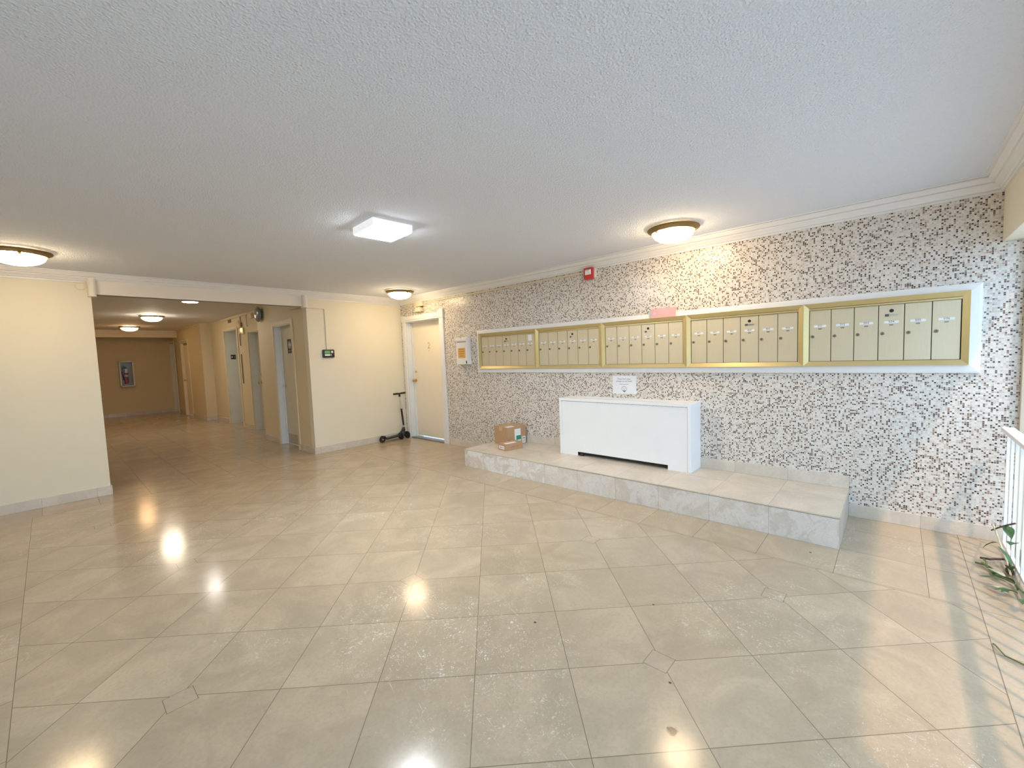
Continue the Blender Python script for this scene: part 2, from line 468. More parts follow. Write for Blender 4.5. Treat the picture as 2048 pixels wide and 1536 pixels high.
        if bevel:
            b = o.modifiers.new('bevel', 'BEVEL'); b.width = bevel; b.segments = 2; b.limit_method = 'ANGLE'; b.angle_limit = math.radians(40)
        if smooth:
            e = o.modifiers.new('es', 'EDGE_SPLIT'); e.split_angle = math.radians(38)
        if label: o['label'] = label
        return o
def struct(name, mb, mats, label, cat, **kw):
    return tag(mb.build(name, mats, **kw), label, cat, None, 'structure')

CZ, HZ = 2.405, 2.45
XW = -7.6
# ------------------------------------------------------------------ room shell
struct('floor', MB().box(XW - .15, -7.08, -0.12, 0.25, 10.6, 0.0), 'floor', 'polished beige marble tile floor with diagonal tiles and straight border', 'floor')
struct('ground', MB().box(-40, -50, -0.30, 30, -7.10, -0.14), 'ground', 'grey paving outside the lobby windows', 'ground')
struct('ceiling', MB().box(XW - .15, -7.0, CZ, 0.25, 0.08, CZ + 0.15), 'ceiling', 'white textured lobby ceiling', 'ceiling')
struct('ceiling_hall', MB().box(-4.6, 0.08, HZ, -0.9, 10.6, HZ + 0.12).box(-4.6, 0.12, HZ - 0.018, -3.47, 9.25, HZ), 'hallceil', 'grey ceiling of the hallway', 'ceiling')
DY0, DY1, DZ = -1.07, -0.13, 2.0
struct('wall_right', MB().box(0, -7.08, 0, 0.25, DY0, CZ).box(0, DY0, DZ, 0.25, DY1, CZ).box(0, DY1, 0, 0.25, 0.15, CZ), 'mosaic', 'wall of small white, beige and brown mosaic tiles', 'wall')
struct('wall_back', MB().box(XW, 0, 0, -3.83, 0.12, CZ).box(-1.6, 0, 0, 0.0, 0.12, CZ), 'cream', 'cream painted lobby wall either side of the hallway opening', 'wall')
struct('wall_left', MB().box(XW - .15, -7.08, 0, XW, 0.12, CZ), 'cream', 'cream painted wall at the far side of the lobby', 'wall')
struct('wall_front', MB().box(XW, -6.99, 1.985, 0, -6.89, CZ).box(XW, -7.08, 2.06, 0, -6.99, CZ), 'cream', 'cream header beam above the lobby windows', 'wall', bevel=0.004)
# header over the hallway opening, with rounded end caps
struct('trim_3', MB().box(-3.80, -0.022, 2.185, -1.655, 0.06, CZ).box(-3.83, 0.0, 2.185, -1.6, 0.08, HZ), 'beampaint', 'pinkish cream beam across the hallway opening', 'beam', bevel=0.006)
def cap(xa, xb, z0, z1):
    q = MB(); poly = []
    n = 8; d = 0.10; xm = (xa + xb) / 2; hw = (xb - xa) / 2
    poly = [(xa, 0.0)] + [(xm - hw * math.cos(PI * i / n), -0.062 - 0.035 * math.sin(PI * i / n)) for i in range(n + 1)] + [(xb, 0.0)]
    return q.prism(poly, 'z', z0, z1)
q = cap(-3.855, -3.79, 2.155, 2.345); c2 = cap(-1.665, -1.60, 2.165, 2.345); q.add(c2.v, c2.f)
struct('trim_4', q, 'beampaint', 'rounded plaster end caps of the hallway beam', 'trim')
# hallway walls
XA, XB = -1.6, -1.36
struct('wall_hall_right', MB()
    .box(XA, 0.12, 0, -1.35, 0.60, HZ).box(XA, 0.60, 2.0, -1.35, 1.36, HZ).box(XA, 1.36, 0, -1.35, 2.13, HZ)
    .box(-1.35, 0.12, 0, -0.9, 0.16, HZ)
    .box(XB, 2.13, 0, -1.0, 2.65, HZ).box(XB, 2.65, 2.04, -1.0, 3.53, HZ).box(XB, 3.53, 0, -1.0, 4.28, HZ)
    .box(XB, 4.28, 2.17, -1.0, 5.25, HZ).box(XB, 5.25, 0, -1.0, 6.45, HZ)
    .box(-1.58, 6.45, 0, -1.0, 7.95, HZ).box(-1.58, 7.95, 2.06, -1.0, 8.80, HZ).box(-1.58, 8.80, 0, -1.0, 9.68, HZ)
    .box(-1.60, 9.68, 2.12, -1.0, 10.30, HZ).box(-1.60, 10.30, 0, -1.0, 10.5, HZ), 'hallcream', 'yellowish cream wall on the right of the hallway with door recesses', 'wall')
struct('wall_hall_end', MB().box(-4.55, 10.35, 0, -1.60, 10.5, HZ), 'hallcream', 'cream end wall of the hallway with the fire extinguisher', 'wall')
struct('wall_hall_left', MB().box(-4.55, 0.12, 0, -4.40, 10.35, HZ), 'hallcream', 'cream left wall of the hallway', 'wall')
struct('trim_5', MB().box(-4.4, 9.25, 2.25, -1.58, 9.45, HZ), 'cream', 'cream beam across the far end of the hallway', 'beam', bevel=0.005)

# crown moulding swept with mitres
PROF = [(0, -0.103), (0.013, -0.103), (0.013, -0.090), (0.008, -0.088), (0.020, -0.082), (0.024, -0.074), (0.046, -0.056), (0.050, -0.046), (0.045, -0.043), (0.058, -0.040),
        (0.062, -0.032), (0.078, -0.017), (0.080, -0.010), (0.075, -0.008), (0.096, -0.008), (0.096, 0.0), (0, 0.0)]
def sweep(path, prof, zt, closed=False):
    q = MB(); n = len(path); P = [Vector((a, b, 0)) for a, b in path]; m = len(prof); vs = []
    for i in range(n):
        d0 = (P[i] - P[i - 1]).normalized() if i > 0 else None
        d1 = (P[i + 1] - P[i]).normalized() if i < n - 1 else None
        d0 = d0 or d1; d1 = d1 or d0
        n0 = Vector((d0.y, -d0.x, 0)); n1 = Vector((d1.y, -d1.x, 0))
        nn = (n0 + n1); nn = nn / (nn.dot(n0)) if nn.length > 1e-6 else n0
        for (o, h) in prof: vs.append(P[i] + nn * o + Vector((0, 0, zt + h)))
    fs = []
    for i in range(n - 1):
        for j in range(m): fs.append((i * m + j, i * m + (j + 1) % m, (i + 1) * m + (j + 1) % m, (i + 1) * m + j))
    fs.append(tuple(range(m))); fs.append(tuple(range((n - 1) * m, n * m)))
    return q.add(vs, fs)
struct('trim_1', sweep([(XW, 0), (0, 0), (0, -6.89), (XW, -6.89)], PROF, CZ), 'trimwhite', 'white stepped crown moulding around the lobby ceiling', 'crown moulding')
HPROF = [(0, -0.045), (0.016, -0.045), (0.018, -0.02), (0.024, 0.0), (0, 0.0)]
struct('trim_2', sweep([(-1.60, 0.17), (XA, 2.13)], [(a, b) for a, b in HPROF], HZ).add(*[(lambda s_: (s_.v, s_.f))(sweep([(XB, 6.45), (XB, 2.13)][::-1], HPROF, HZ))][0])
       , 'hallcream', 'thin ceiling trim along the hallway wall', 'trim')
q = MB()
for seg in ([(XA, 2.13), (XA, 0.17)], [(-1.58, 9.25), (-1.58, 6.45), (XB, 6.45), (XB, 2.13)]):
    t_ = sweep(seg, HPROF, HZ); q.add(t_.v, t_.f)
# replace the first hallway trim mesh by the correctly facing one
o_ = bpy.data.objects['trim_2']; bpy.data.objects.remove(o_)
struct('trim_2', q, 'hallcream', 'thin ceiling trim along the hallway wall', 'trim')
struct('trim_6', MB().box(-1.655, 0.17, 2.19, -1.60, 0.50, 2.245), 'hallcream', 'short cream raceway box under the hallway beam', 'trim', bevel=0.003)

# baseboards
BH, BT = 0.10, 0.012
def bbase(name, boxes, label):
    q = MB()
    for bx in boxes: q.box(*bx)
    struct(name, q, 'base', label, 'baseboard', bevel=0.002)
bbase('baseboard_back', [(XW, -BT, 0, -3.83, 0, BH), (-3.83 , -BT, 0, -3.818, 0.12, BH), (-1.6 - BT, -BT, 0, -0.0, 0, BH)], 'pale marble baseboard along the cream lobby walls')
bbase('baseboard_right', [(-BT, -2.39, 0, 0, -1.19, BH), (-BT, -6.98, 0, 0, -6.14, BH), (-BT, -6.14, 0.217, 0, -5.01, 0.217 + BH), (-BT, -3.53, 0.217, 0, -2.394, 0.217 + BH)], 'pale marble baseboard along the mosaic wall and ledge')
bbase('baseboard_hall', [(XA - BT, 0, 0, XA, 0.54, BH), (XA - BT, 1.43, 0, XA, 2.13, BH), (XB - BT, 2.13, 0, XB, 2.58, BH), (XB - BT, 3.60, 0, XB, 4.21, BH), (XB - BT, 5.32, 0, XB, 6.45 - BT, BH),
      (-1.58 - BT, 6.45 - BT, 0, XB, 6.45, BH), (-1.58 - BT, 6.45, 0, -1.58, 7.87, BH), (-1.58 - BT, 8.88, 0, -1.58, 9.60, BH), (-4.4, 10.35 - BT, 0, -1.66, 10.35, BH), (-4.4, 0.12, 0, -4.4 + BT, 10.3, BH)], 'pale marble baseboard along the hallway')

# ------------------------------------------------------------------ windows
for i, (xa, xb) in enumerate(((-3.2, 0.0), (-6.4, -3.2), (XW, -6.4))):
    root = thing('window_%d' % (i + 1), ((xa + xb) / 2, -7.02, 0), ['tall clear lobby window beside the mosaic wall', 'tall clear lobby window behind the middle of the white railing', 'tall clear lobby window at the far left end'][i], 'window', None, 'structure')
    q = MB().box(xa, -7.05, 0, xa + 0.045, -6.99, 2.06).box(xb - 0.045, -7.05, 0, xb, -6.99, 2.06).box(xa, -7.05, 0, xb, -6.99, 0.05).box(xa, -7.05, 2.01, xb, -6.99, 2.06)
    q.build('window_frame', 'winframe', root, bevel=0.002)
    MB().box(xa + 0.04, -7.024, 0.045, xb - 0.04, -7.018, 2.015).build('glass_pane', 'glass', root)

# ------------------------------------------------------------------ doors
def knob(p, d, mat, root, name='door_knob', r=0.026):
    p, d = Vector(p), Vector(d)
    MB().lathe([(0.030, 0), (0.030, 0.006), (0.012, 0.010), (0.010, 0.032), (0.020, 0.038), (r, 0.050), (r * 0.96, 0.062), (0.014, 0.070), (0.001, 0.072)], p, d, 24).build(name, mat, root, smooth=True)
# door 1: mosaic wall, apartment 2
root = thing('door_1', (0.12, -0.6, 0), 'cream door numbered 2 with white casing in the mosaic wall', 'door', None, 'structure')
leaf = MB().box(0.12, DY0, 0.03, 0.16, DY1, DZ).build('door_leaf', 'doorcream', root, bevel=0.002)
q = MB().box(-0.022, DY1, 0, 0, DY1 + 0.075, 2.0).box(-0.022, DY0 - 0.105, 0, 0, DY0, 2.0)
q.box(-0.022, DY0 - 0.105, 2.0, 0, DY1 + 0.075, 2.095)
q.box(-0.032, DY1 - 0.005, 2.0, 0, DY1 + 0.085, 2.105).box(-0.032, DY0 - 0.115, 2.0, 0, DY0 + 0.0, 2.135)
q.box(-0.030, DY0, 2.03, 0, DY1, 2.045)
q.build('door_casing', 'trimwhite', root, bevel=0.003)
MB().box(0.0, DY1 - 0.012, 0, 0.12, DY1, DZ).box(0.0, DY0, 0, 0.12, DY0 + 0.012, DZ).box(0.0, DY0, DZ - 0.012, 0.12, DY1, DZ).box(0.095, DY1 - 0.03, 0, 0.12, DY1 - 0.012, DZ).build('door_jamb', 'jamb', root)
MB().box(-0.005, DY0 + 0.012, 0, 0.16, DY1 - 0.012, 0.016).build('threshold', 'greymetal', root, bevel=0.003)
knob((0.12, -0.185, 0.995), (-1, 0, 0), 'brass', leaf)
MB().lathe([(0.020, 0), (0.020, 0.008), (0.014, 0.011), (0.012, 0.016)], (0.12, -0.20, 1.146), (-1, 0, 0), 20).build('deadbolt', 'brass', leaf, smooth=True)
q = MB().text('2', 0.15, (0.1185, -0.60, 1.588), (0, -1, 0), (0, 0, 1), 0)
qq = MB().add([v + Vector((0.0025, 0, 0)) for v in q.v], q.f); qq.add(q.v, q.f)
qq.build('door_number', 'brass', leaf)
MB().lathe([(0.009, 0), (0.009, 0.003), (0.005, 0.004)], (0.12, -0.60, 1.499), (-1, 0, 0), 16).build('peephole', 'brass', leaf)

def hall_door(name, xw, y0, y1, zt, depth, leafmat, casemat, jambmat, label, casew=0.06, knobmat='brass', knob_y=None, lever=False, bolt=False):
    root = thing(name, (xw + depth, (y0 + y1) / 2, 0), label, 'door', None, 'structure')
    xl = xw + depth
    leaf = MB().box(xl, y0, 0.012, xl + 0.04, y1, zt).build('door_leaf', leafmat, root, bevel=0.002)
    MB().box(xw - 0.015, y0 - casew, 0, xw, y0, zt + casew).box(xw - 0.015, y1, 0, xw, y1 + casew, zt + casew).box(xw - 0.015, y0, zt, xw, y1, zt + casew).build('door_casing', casemat, root, bevel=0.003)
    MB().box(xw, y0, 0, xl, y0 + 0.012, zt).box(xw, y1 - 0.012, 0, xl, y1, zt).box(xw, y0, zt - 0.012, xl, y1, zt).box(xl - 0.02, y1 - 0.03, 0, xl, y1 - 0.012, zt).build('door_jamb', jambmat, root)
    ky = knob_y if knob_y is not None else y1 - 0.09
    if lever:
        MB().lathe([(0.026, 0), (0.026, 0.008), (0.010, 0.010), (0.010, 0.05)], (xl, ky, 1.0), (-1, 0, 0), 20).tube([(xl - 0.048, ky, 1.0), (xl - 0.052, ky - 0.03, 1.0), (xl - 0.050, ky - 0.12, 0.996)], 0.009).build('door_lever', knobmat, leaf, smooth=True)
    else: knob((xl, ky, 1.0), (-1, 0, 0), knobmat, leaf)
    if bolt: MB().lathe([(0.022, 0), (0.022, 0.010), (0.014, 0.014)], (xl, ky, 1.17), (-1, 0, 0), 20).build('deadbolt', knobmat, leaf, smooth=True)
    return root, leaf
r_, leaf = hall_door('door_2', XA, 0.60, 1.36, 2.0, 0.10, 'doorgreen', 'beige', 'jamb', 'pale restroom door with black restroom sign and kick plate', 0.065, 'chrome', 1.27, lever=True)
s_ = MB().box(-1.504, 0.855, 1.54, -1.50, 1.068, 1.77).build('restroom_sign', 'black', leaf, bevel=0.001)
q = MB()
for yy, sk in ((1.005, 0), (0.945, 1)):
    q.sphere((-1.506, yy, 1.720), 0.011, 0, 12, 8, (0.2, 1, 1))
    if sk: q.prism([(yy - 0.014, 1.705), (yy + 0.014, 1.705), (yy + 0.026, 1.655), (yy - 0.026, 1.655)], 'x', -1.507, -1.504)
    else: q.box(-1.507, yy - 0.015, 1.650, -1.504, yy + 0.015, 1.705)
    q.box(-1.507, yy - 0.012, 1.612, -1.504, yy - 0.002, 1.66).box(-1.507, yy + 0.002, 1.612, -1.504, yy + 0.012, 1.66)
q.box(-1.507, 0.973, 1.610, -1.504, 0.977, 1.735)
q.text('RESTROOM', 0.028, (-1.5055, 0.962, 1.577), (0, -1, 0), (0, 0, 1), 0, 0.15)
q.build('sign_symbols', 'white', s_)
MB().box(-1.503, 0.64, 0.02, -1.50, 1.30, 0.18).build('kick_plate', 'kick', leaf)
hall_door('door_3', XB, 2.65, 3.53, 2.04, 0.14, 'doorgreen', 'hallcream', 'greyjamb', 'dark-edged hallway door with brass knob beside the elevator', 0.05, 'brass', 3.38, bolt=True)
r_, leaf = hall_door('door_4', -1.58, 7.95, 8.80, 2.06, 0.05, 'cream', 'cream', 'cream', 'cream hallway door with overhead closer near the hallway end', 0.07, 'brass')
MB().box(-1.60, 8.0, 2.085, -1.57, 8.75, 2.10).box(-1.61, 8.05, 1.985, -1.56, 8.35, 2.03).build('door_closer', 'greymetal', r_, bevel=0.003)
hall_door('door_5', -1.60, 9.68, 10.30, 2.12, 0.125, 'doorgreen', 'cream', 'jamb', 'hallway door with dark lever in the far right corner', 0.06, 'black', 10.16, lever=True)

# elevator opening
root = thing('elevator_entrance', (XB, 4.76, 0), 'grey elevator opening with cream frame in the hallway wall', 'elevator')
MB().box(XB - 0.02, 4.21, 0, XB, 4.28, 2.225).box(XB - 0.02, 5.25, 0, XB, 5.33, 2.225).box(XB - 0.02, 4.28, 2.17, XB, 5.25, 2.225).build('elevator_frame', 'beige', root, bevel=0.003)
MB().box(XB, 5.238, 0, -1.04, 5.25, 2.17).box(XB, 4.28, 0, -1.04, 4.292, 2.17).box(XB, 4.28, 2.158, -1.04, 5.25, 2.17).build('elevator_jamb', 'greyjamb', root)
MB().box(-1.06, 4.29, 0.005, -1.04, 4.762, 2.16).build('elevator_door', 'greyjamb', root)
MB().box(-1.06, 4.768, 0.005, -1.04, 5.24, 2.16).build('elevator_door', 'greyjamb', root)
s_ = MB().box(-1.272, 5.232, 1.52, -1.172, 5.238, 1.625).build('floor_sign', 'black', root)
st = [(-1.247 + (0.026 if i % 2 == 0 else 0.011) * math.sin(i * PI / 5), 1.572 + (0.026 if i % 2 == 0 else 0.011) * math.cos(i * PI / 5)) for i in range(10)]
q = MB().prism(st, 'y', 5.229, 5.232).text('1', 0.055, (-1.197, 5.2305, 1.572), (1, 0, 0), (0, 0, 1))
q.build('sign_symbols', 'white', s_)
MB().box(XB - 0.006, 4.64, 2.335, XB, 4.87, 2.405).build('position_indicator', 'strip', root)
for nm, lb, z0, z1 in (('call_indicator_panel', 'short dark vertical indicator strip beside the elevator, above the long one', 1.79, 2.05), ('call_button_panel', 'long dark vertical button strip beside the elevator', 0.975, 1.61)):
    rt = thing(nm, (XB, 4.07, z0), lb, 'elevator panel')
    MB().box(XB - 0.006, 4.00, z0 - 0.03, XB, 4.13, z1 + 0.03).build('back_plate', 'beige', rt)
    MB().box(XB - 0.010, 4.03, z0, XB - 0.006, 4.10, z1).build('button_strip', 'strip', rt)

# ------------------------------------------------------------------ lamps
def dome(name, c, zc, mat, label, group, r=0.21):
    root = thing(name, (c[0], c[1], zc), label, 'ceiling light', group)
    x, y = c
    MB().lathe([(0.11, -0.022), (0.11, 0.0)], (x, y, zc), (0, 0, 1), 32).build('halo_glow_band', mat, root, smooth=True)  # glowing band added in the rim gap to throw a halo on the ceiling
    MB().lathe([(r * 0.78, -0.046), (r * 0.83, -0.050), (r * 0.88, -0.038), (r * 0.97, -0.030), (r, -0.022), (r * 0.99, -0.016), (r * 0.9, -0.015), (0.11, -0.020), (0.10, -0.03)], (x, y, zc), (0, 0, 1), 48, cap=False).build('brass_rim', 'rim', root, smooth=True)
    R = r * 0.79; pr = [(R * math.cos(t), -0.050 - 0.080 * math.sin(t)) for t in [PI / 2 * i / 9 for i in range(9)]] + [(0.004, -0.130)]
    MB().lathe(pr, (x, y, zc), (0, 0, 1), 48).build('glass_bowl', mat, root, smooth=True)
    for t in (0.6, 2.7, 4.8):
        MB().sphere((x + (R + 0.012) * math.cos(t), y + (R + 0.012) * math.sin(t), zc - 0.056), 0.011, 0, 12, 8).build('finial', 'brass', root, smooth=True)
    return root
G1 = 'brass rimmed dome ceiling lights in the lobby'
dome('ceiling_light', (-0.56, -4.98), CZ, 'dome_warm', 'brass rimmed frosted dome light nearest the mosaic wall above the mailboxes', G1)
dome('ceiling_light', (-0.56, -0.86), CZ, 'dome_warm', 'brass rimmed frosted dome light in the corner above the door numbered 2', G1)
dome('ceiling_light', (-4.30, -0.93), CZ, 'dome_warm', 'brass rimmed frosted dome light at the left edge, above the left cream wall', G1)
G2 = 'dome ceiling lights in the hallway'
dome('ceiling_light', (-2.70, 4.8), HZ, 'dome_hall', 'white lit dome light in the middle of the hallway ceiling', G2)
dome('ceiling_light', (-2.75, 7.8), HZ, 'dome_amber', 'amber lit dome light at the far end of the hallway ceiling', G2)
root = thing('recessed_light', (-2.535, 2.27, HZ), 'small round flush white light just behind the hallway beam', 'ceiling light')
MB().lathe([(0.105, -0.006), (0.125, -0.010), (0.130, 0.0)], (-2.535, 2.27, HZ), seg=32, cap=False).build('trim_ring', 'white', root, smooth=True)
MB().lathe([(0.105, -0.008), (0.105, -0.001)], (-2.535, 2.27, HZ), seg=32).build('lens', 'can', root)
root = thing('led_panel_light', (-2.36, -3.42, CZ), 'bright white square LED box light on the lobby ceiling', 'ceiling light')
Tm = Matrix.Translation((-2.37, -3.42, CZ)) @ Matrix.Rotation(math.radians(-3), 4, 'Z')
MB(Tm).box(-0.165, -0.165, -0.055, 0.165, 0.165, 0.0).build('housing', 'ledside', root, bevel=0.004)
MB(Tm).box(-0.155, -0.155, -0.060, 0.155, 0.155, -0.0552).build('diffuser', 'led', root)

# ------------------------------------------------------------------ ledge and heater
SY0, SY1, SX, SH = -6.14, -2.394, -0.747, 0.217
root = thing('raised_ledge', (SX / 2, (SY0 + SY1) / 2, 0), 'low marble tiled ledge along the mosaic wall under the mailboxes', 'ledge')
MB().box(SX, SY0, 0, -0.001, SY1, SH - 0.014).build('riser', 'riser', root)
MB().box(SX + 0.004, SY0 + 0.004, SH - 0.014, -0.001, SY1 - 0.004, SH - 0.011).build('edge_gap', 'dark', root)
MB().box(SX - 0.002, SY0 - 0.002, SH - 0.011, -0.001, SY1 + 0.002, SH).build('top_slab', 'steptop', root, bevel=0.0015)

HY0, HY1, HX, HT = -5.01, -3.53, -0.271, 0.863
root = thing('heater_cover', (HX / 2, (HY0 + HY1) / 2, SH), 'white metal heater cover standing on the marble ledge', 'heater')
q = MB().prism([(HY0 + 0.033, SH), (HY0 + 0.22, SH), (HY0 + 0.22, SH + 0.045), (HY1 - 0.235, SH + 0.045), (HY1 - 0.235, SH), (HY1 - 0.033, SH), (HY1 - 0.033, HT - 0.034), (HY0 + 0.033, HT - 0.034)], 'x', HX + 0.008, HX + 0.013)
q.build('front_panel', 'heater', root)
MB().box(HX, HY0, SH, -0.001, HY0 + 0.03, HT).build('side_panel', 'heater', root, bevel=0.003)
MB().box(HX, HY1 - 0.03, SH, -0.001, HY1, HT).build('side_panel', 'heater', root, bevel=0.003)
MB().box(HX, HY0 + 0.03, HT - 0.03, HX + 0.02, HY1 - 0.03, HT).box(HX + 0.02, HY0 + 0.03, HT - 0.004, HX + 0.10, HY1 - 0.03, HT).box(-0.04, HY0 + 0.03, HT - 0.004, -0.001, HY1 - 0.03, HT) \
    .box(HX + 0.10, HY0 + 0.03, HT - 0.004, -0.04, HY0 + 0.2, HT).box(HX + 0.10, HY1 - 0.25, HT - 0.004, -0.04, HY1 - 0.03, HT).build('top_panel', 'heater', root)
g = MB()
for i in range(14): g.box(HX + 0.104 + i * 0.0095, HY0 + 0.2, HT - 0.006, HX + 0.109 + i * 0.0095, HY1 - 0.25, HT - 0.001)
g.build('outlet_grille', 'heater', root)
g = MB().box(-0.20, HY0 + 0.1, SH + 0.12, -0.05, HY1 - 0.1, SH + 0.32)
g.cyl((-0.24, HY1 - 0.28, SH), (-0.24, HY1 - 0.28, SH + 0.2), 0.012).box(-0.262, HY1 - 0.30, SH, -0.24, HY1 - 0.265, SH + 0.03)
g.build('heater_core', 'dark', root)

# ------------------------------------------------------------------ mailboxes
XF = -0.045
q = MB()
def trimframe(y0, y1, z0, z1, w, px, m=0):
    # mitred bevelled surround: outer edge low, inner edge proud
    out = [(y0, z0), (y1, z0), (y1, z1), (y0, z1)]; mid = [(y0 + w * .25, z0 + w * .25), (y1 - w * .25, z0 + w * .25), (y1 - w * .25, z1 - w * .25), (y0 + w * .25, z1 - w * .25)]
    inn = [(y0 + w, z0 + w), (y1 - w, z0 + w), (y1 - w, z1 - w), (y0 + w, z1 - w)]
    vs = [(-0.0005, *a) for a in out] + [(-px * .65, *a) for a in out] + [(-px * .8, *a) for a in mid] + [(-px, *a) for a in inn] + [(-0.0005, *a) for a in inn]
    fs = []
    for L in range(4):
        for i in range(4): fs.append((L * 4 + i, L * 4 + (i + 1) % 4, (L + 1) * 4 + (i + 1) % 4, (L + 1) * 4 + i))
    for i in range(4): fs.append((16 + i, 16 + (i + 1) % 4, (i + 1) % 4, i))
    return vs, fs
q.add(*trimframe(-6.813, -1.93, 1.138, 1.739, 0.056, 0.030))
tag(q.build('mailbox_surround', 'trimwhite'), 'long white mitred wooden surround framing all the mailboxes on the mosaic wall', 'frame')
EDG = [-1.986, -3.032, -3.971, -4.897, -5.832, -6.757]
ZB0, ZT0 = 1.194, 1.692
ULAB = ['gold mailbox unit with seven doors at the left end', 'gold mailbox unit second from the left, beside the seven-door unit', 'gold mailbox unit in the middle of the row, under the pink paper',
        'gold mailbox unit second from the right, doors numbered in the 400s', 'gold mailbox unit at the right end, doors numbered in the 500s']
for ui in range(5):
    ya, yb = EDG[ui + 1], EDG[ui]
    ya += 0.0008; yb -= 0.0008
    root = thing('mailbox_unit', (XF / 2, (ya + yb) / 2, ZB0), ULAB[ui], 'mailboxes', 'gold mailbox units on the mosaic wall')
    w_ = 0.036
    out = [(ya, ZB0), (yb, ZB0), (yb, ZT0), (ya, ZT0)]; inn = [(ya + w_, ZB0 + w_), (yb - w_, ZB0 + w_), (yb - w_, ZT0 - w_), (ya + w_, ZT0 - w_)]
    vs = [(-0.0, *a) for a in out] + [(XF - 0.006, *a) for a in out] + [(XF + 0.012, *a) for a in inn] + [(0.0, *a) for a in inn]
    fs = []
    for L in range(3):
        for i in range(4): fs.append((L * 4 + i, L * 4 + (i + 1) % 4, (L + 1) * 4 + (i + 1) % 4, (L + 1) * 4 + i))
    q = MB().add(vs, fs)
    q.build('frame', 'goldframe', root)
    MB().box(-0.014, ya + w_ * .5, ZB0 + .02, -0.001, yb - w_ * .5, ZT0 - .02).build('back_panel', 'dark', root)
    MB().box(-0.034, ya + w_, ZT0 - w_ - 0.016, -0.014, yb - w_, ZT0 - w_ - 0.003).build('top_rail', 'goldframe', root)
    nd = 7 if ui == 0 else 6
    y_hi, y_lo = yb - w_ - 0.002, ya + w_ + 0.002
    dw = (y_hi - y_lo) / nd
    z0, z1 = ZB0 + w_ + 0.002, ZT0 - w_ - 0.018
    for d in range(nd):
        yl = y_hi - d * dw; yr = yl - dw; ym = (yl + yr) / 2
        dr = MB().box(-0.026, yr + 0.0030, z0, -0.014, yl - 0.0015, z1).build('mailbox_door', 'golddoor', root, bevel=0.0012)
        zl = 1.512
        num = '%d%02d' % (ui + 1, d + 1)
        lw = 0.040
        t_ = MB().box(-0.0275, ym - lw, zl - 0.0085, -0.026, ym + lw, zl + 0.0085, 0)
        t_.text(num, 0.022, (-0.0279, ym, zl + 0.003), (0, -1, 0), (0, 0, 1), 1)
        t_.build('number_label', ['paper', 'ink'], dr)
        MB().box(-0.0275, ym - 0.011, zl - 0.026, -0.026, ym + 0.011, zl - 0.017).build('number_plate', 'ochre' if False else 'greymetal', dr)
        MB().lathe([(0.0115, 0), (0.0115, 0.006), (0.009, 0.008)], (-0.026, yl - 0.022, 1.430), (-1, 0, 0), 20).box(-0.0345, yl - 0.0232, 1.424, -0.0335, yl - 0.0208, 1.436, 1).build('lock', ['lockmetal', 'dark'], dr)
        if d == 3:
            MB().lathe([(0.0125, 0), (0.0125, 0.003), (0.008, 0.004)], (-0.026, ym, 1.594), (-1, 0, 0), 20).build('camera_hole', 'black', dr, label='small black round eye')
            MB().box(-0.0275, ym - 0.036, 1.556, -0.026, ym + 0.036, 1.568).box(-0.0278, ym + 0.014, 1.553, -0.026, ym + 0.036, 1.571, 1).build('service_label', ['chrome', 'ink'], dr)
        if ui == 0 and d == 6:
            MB().box(-0.0275, ym - 0.030, 1.55, -0.026, ym + 0.030, 1.625).build('notice_sticker', 'paper', dr)

# papers on the surround
root = thing('pink_notice', (-0.05, -4.67, ZT0), 'pink printed paper leaning above the middle mailbox unit', 'paper')
Tm = Matrix.Translation((-0.049, -4.672, ZT0 + 0.0005)) @ Matrix.Rotation(math.radians(6), 4, 'Y')
MB(Tm).box(-0.0008, -0.126, 0, 0.0004, 0.126, 0.092).build('sheet', 'pink', root)
q = MB(Tm)
q.box(-0.0012, -0.02, 0.075, -0.0009, 0.085, 0.079)
q.box(-0.0012, -0.06, 0.058, -0.0009, 0.04, 0.060).box(-0.0012, -0.05, 0.046, -0.0009, 0.05, 0.0475).box(-0.0012, -0.09, 0.034, -0.0009, 0.03, 0.0355)
q.lathe([(0.014, 0), (0.011, 0.0006)], (-0.0008, 0.088, 0.044), (-1, 0, 0), 20)
q.build('printing', 'bluepaper', root)
Tm = Matrix.Translation((-0.040, -4.538, ZT0 + 0.0005)) @ Matrix.Rotation(math.radians(6), 4, 'Y')
tag(MB(Tm).box(-0.0006, -0.04, 0, 0.0004, 0.012, 0.078).build('envelope', 'bluepaper'), 'blue grey envelope behind the pink paper above the mailboxes', 'envelope')

# paper sign above heater
root = thing('paper_sign', (-0.002, -4.215, 0.90), 'white printed paper sign taped to the mosaic wall above the heater cover', 'sign')
MB().box(-0.0030, -4.354, 0.908, -0.0008, -4.075, 1.105).build('sheet', 'paper', root)
q = MB()
q.text("Please Don't place", 0.024, (-0.0035, -4.212, 1.068), (0, -1, 0), (0, 0, 1), 0, 0.15)
q.text('packages on the heater', 0.024, (-0.0035, -4.212, 1.043), (0, -1, 0), (0, 0, 1), 0, 0.19)
q.box(-0.0036, -4.265, 1.0105, -0.0032, -4.155, 1.0135)
q.build('printed_text', 'ink', root)
q = MB().lathe([(0.030, 0), (0.026, 0), (0.026, 0.0004), (0.030, 0.0004)], (-0.0032, -4.214, 0.962), (-1, 0, 0), 28, cap=False)
q.sphere((-0.0034, -4.204, 0.970), 0.004, 0, 10, 6, (0.1, 1, 1)).sphere((-0.0034, -4.224, 0.970), 0.004, 0, 10, 6, (0.1, 1, 1)).box(-0.0036, -4.226, 0.953, -0.0032, -4.202, 0.956)
